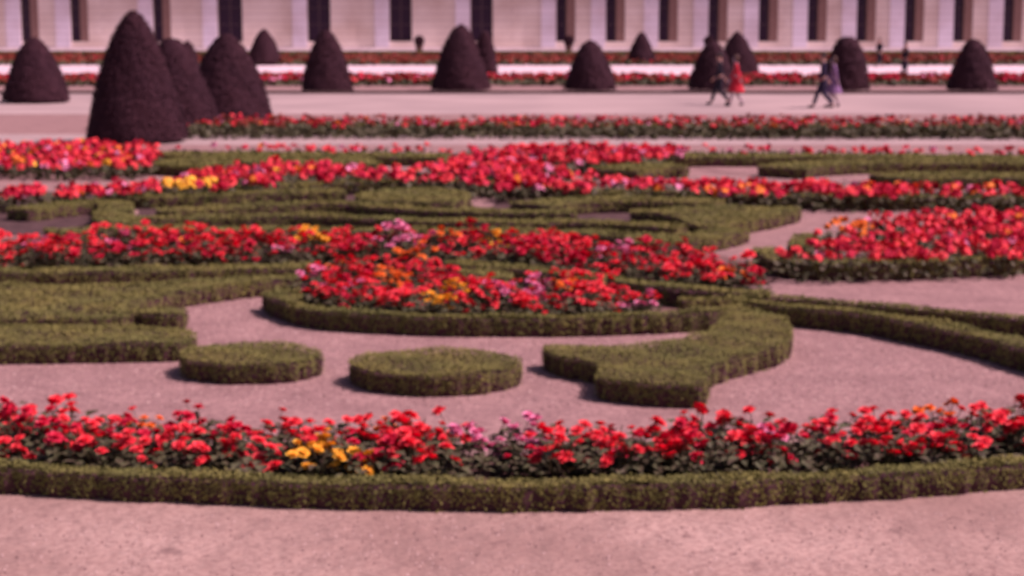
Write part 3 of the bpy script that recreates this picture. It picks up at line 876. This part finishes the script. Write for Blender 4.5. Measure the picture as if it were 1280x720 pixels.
# ================================================================== PEOPLE
def skin_mesh(name, verts, edges, radii, m, root=0, sub=1):
    me = bpy.data.meshes.new(name)
    me.from_pydata([tuple(v) for v in verts], edges, [])
    o = bpy.data.objects.new(name + '_tmp', me)
    C.objects.link(o)
    md = o.modifiers.new('s', 'SKIN')
    md.use_smooth_shade = True
    for i, r in enumerate(radii):
        sv = me.skin_vertices[0].data[i]
        sv.radius = (r, r) if not isinstance(r, tuple) else r
        sv.use_root = (i == root)
    sb = o.modifiers.new('d', 'SUBSURF'); sb.levels = sub; sb.render_levels = sub
    dg = bpy.context.evaluated_depsgraph_get()
    out = bpy.data.meshes.new_from_object(o.evaluated_get(dg))
    out.name = name
    bpy.data.objects.remove(o)
    out.materials.clear(); out.materials.append(m)
    return out
def person(px, py, face, label, sex, topm, legm, hair, sc=1.0, stride=1.0, flip=1):
    """face: rotation so that local +Y is the walking direction"""
    b = G(px, py)
    root = empty('person', b, face)
    root.scale = (sc, sc, sc)
    tag(root, label, 'person')
    s = stride; L = flip
    sh = 0.185 if sex == 'm' else 0.16
    J = dict(pel=(0, 0, .95), wst=(0, .01, 1.10), chs=(0, .02, 1.30), nek=(0, .03, 1.47), hd0=(0, .045, 1.56), hd1=(0, .05, 1.64), hd2=(0, .04, 1.70), nose=(0, .145, 1.60))
    legs, arms = [], []
    V = [J[k] for k in ('pel', 'wst', 'chs', 'nek', 'hd0', 'hd1', 'hd2', 'nose')]
    R = [(.14, .10), (.125, .09), (.155, .10), (.055, .055), (.072, .085), (.078, .092), (.05, .06), .012]
    E = [(0, 1), (1, 2), (2, 3), (3, 4), (4, 5), (5, 6), (4, 7)]
    lp = {}
    for side, fw in ((1, L), (-1, -L)):
        i = len(V)
        if fw > 0:
            pts = [(side * .09, 0, .88), (side * .095, .17 * s, .50), (side * .09, .30 * s, .10), (side * .09, .30 * s + .05, .055), (side * .09, .30 * s + .19, .045)]
        else:
            pts = [(side * .09, 0, .88), (side * .095, .03 * s, .49), (side * .09, -.30 * s, .155), (side * .09, -.27 * s, .08), (side * .09, -.15 * s, .035)]
        lp[side] = pts
        V += pts; R += [.088, .06, .040, .042, .030]
        E += [(0, i), (i, i + 1), (i + 1, i + 2), (i + 2, i + 3), (i + 3, i + 4)]
    ap = {}
    for side, fw in ((1, -L), (-1, L)):
        i = len(V)
        a = [(side * sh, .02, 1.41), (side * (sh + .05), .02 + .05 * fw * s, 1.14), (side * (sh + .03), .04 + .20 * fw * s, .92)]
        ap[side] = a
        w = Vector(a[2]); d = (w - Vector(a[1])).normalized()
        palm = w + d * .07
        V += a + [tuple(palm)]; R += [.055, .042, .028, (.03, .018)]
        E += [(2, i), (i, i + 1), (i + 1, i + 2), (i + 2, i + 3)]
        for q, ln in enumerate((.068, .078, .072, .055)):
            o_ = Vector((0, (q - 1.5) * .019, 0))
            j = len(V)
            V += [tuple(palm + o_ + d * .03), tuple(palm + o_ + d * (.03 + ln * .6) + Vector((-side * .012, 0, 0))), tuple(palm + o_ + d * (.03 + ln) + Vector((-side * .03, 0, 0)))]
            R += [.009, .008, .006]; E += [(i + 3, j), (j, j + 1), (j + 1, j + 2)]
        j = len(V)
        V += [tuple(w + d * .04 + Vector((-side * .01, .035, 0))), tuple(w + d * .08 + Vector((-side * .02, .05, 0)))]
        R += [.011, .008]; E += [(i + 2, j), (j, j + 1)]
    link('body', skin_mesh('body', V, E, R, M['stocking'] if sex == 'f' else M['skin'], sub=1), root)
    # hair cap
    hb = MB()
    n = 12
    prof = [(.088, -.10 if sex == 'f' else -.02), (.098, 0.0), (.096, .05), (.07, .10), (.03, .125), (.002, .13)]
    hb.lathe(prof, n)
    hm = hb.mesh('hair', [hair], True)
    for v in hm.vertices:
        v.co.y = v.co.y * 1.12 - 0.012
        if v.co.y > 0.03 and v.co.z < 0.06: v.co.y = 0.03 + (v.co.y - .03) * .3
    link('hair', hm, root, (0, .04, 1.635))
    # face / upper skin for women comes from a thin head shell? head is skin coloured for both
    if sex == 'm':
        V2 = [J['pel'], (0, 0, 1.02)]; R2 = [(.155, .115), (.14, .105)]; E2 = [(0, 1)]
        for side in (1, -1):
            i = len(V2); p = lp[side]
            V2 += [p[0], p[1], tuple(Vector(p[2]) + Vector((0, 0, .0)))]; R2 += [.105, .078, .066]; E2 += [(0, i), (i, i + 1), (i + 1, i + 2)]
        link('trousers', skin_mesh('trousers', V2, E2, R2, legm), root)
    V3 = [(0, .0, .86 if sex == 'm' else 1.0), J['wst'], J['chs'], (0, .03, 1.44)]; R3 = [(.175, .135), (.15, .115), (.18, .125), (.09, .07)]; E3 = [(0, 1), (1, 2), (2, 3)]
    if sex == 'f': R3 = [(.135, .105), (.125, .10), (.155, .12), (.08, .065)]
    for side in (1, -1):
        i = len(V3); a = ap[side]
        V3 += [a[0], a[1], tuple(Vector(a[2]) + Vector((0, 0, .02)))]; R3 += [.072, .058, .046]; E3 += [(2, i), (i, i + 1), (i + 1, i + 2)]
    link('jacket' if sex == 'm' else 'blouse', skin_mesh('top', V3, E3, R3, topm, root=1), root)
    if sex == 'f':
        sk = MB()
        n = 20
        v, f = [], []
        for i, (rx, ry, z) in enumerate(((.12, .10, 1.06), (.17, .14, .92), (.20, .19, .75), (.235, .27, .52), (.24, .285, .50))):
            for k in range(n):
                a = 2 * math.pi * k / n
                fl = 1 + .05 * math.sin(5 * a) * (i / 4)
                v.append((rx * math.cos(a) * fl, ry * math.sin(a) * fl * (1 if i < 2 else (0.85 + .3 * s)), z))
        for i in range(4):
            for k in range(n): f.append((i * n + k, i * n + (k + 1) % n, (i + 1) * n + (k + 1) % n, (i + 1) * n + k))
        sk.add(v, f); sk.build('skirt', [legm], root, smooth=True)
    for side in (1, -1):
        p = lp[side]
        V4 = [tuple(Vector(p[3]) + Vector((0, -.08, 0))), p[3], p[4]]
        link('shoe', skin_mesh('shoe', V4, [(0, 1), (1, 2)], [.04, .05, .038], M['shoe']), root)
    return root
# local +Y turned to world -X (walking left) or +X
LEFT, RIGHT = math.pi / 2, -math.pi / 2
person(900, 131, LEFT, 'man in a dark suit striding beside the woman in red', 'm', M['suit'], M['suit'], M['hair_dark'], 1.0, 0.95)
person(920, 133, LEFT, 'woman in a red jacket and skirt walking on the promenade', 'f', M['dress_red'], M['dress_red'], M['hair_brown'], 0.97, 0.75, -1)
person(1029, 135.5, LEFT, 'man in navy striding on the promenade, a step ahead of someone in lilac', 'm', M['navy'], M['navy'], M['hair_dark'], 1.02, 1.0)
person(1042, 134.5, LEFT, 'woman in a lilac coat walking close behind the man in navy', 'f', M['lilac'], M['lilac'], M['hair_brown'], 0.95, 0.6, -1)
person(1099, 84, LEFT + .5, 'distant dark figure standing by the far bed, right of the blunt yew cone', 'm', M['suit'], M['suit'], M['hair_dark'], 1.0, 0.3)
person(1130, 97, RIGHT + .4, 'dark figure on the forecourt gravel near the right edge', 'm', M['suit'], M['navy'], M['hair_dark'], 1.0, 0.3)
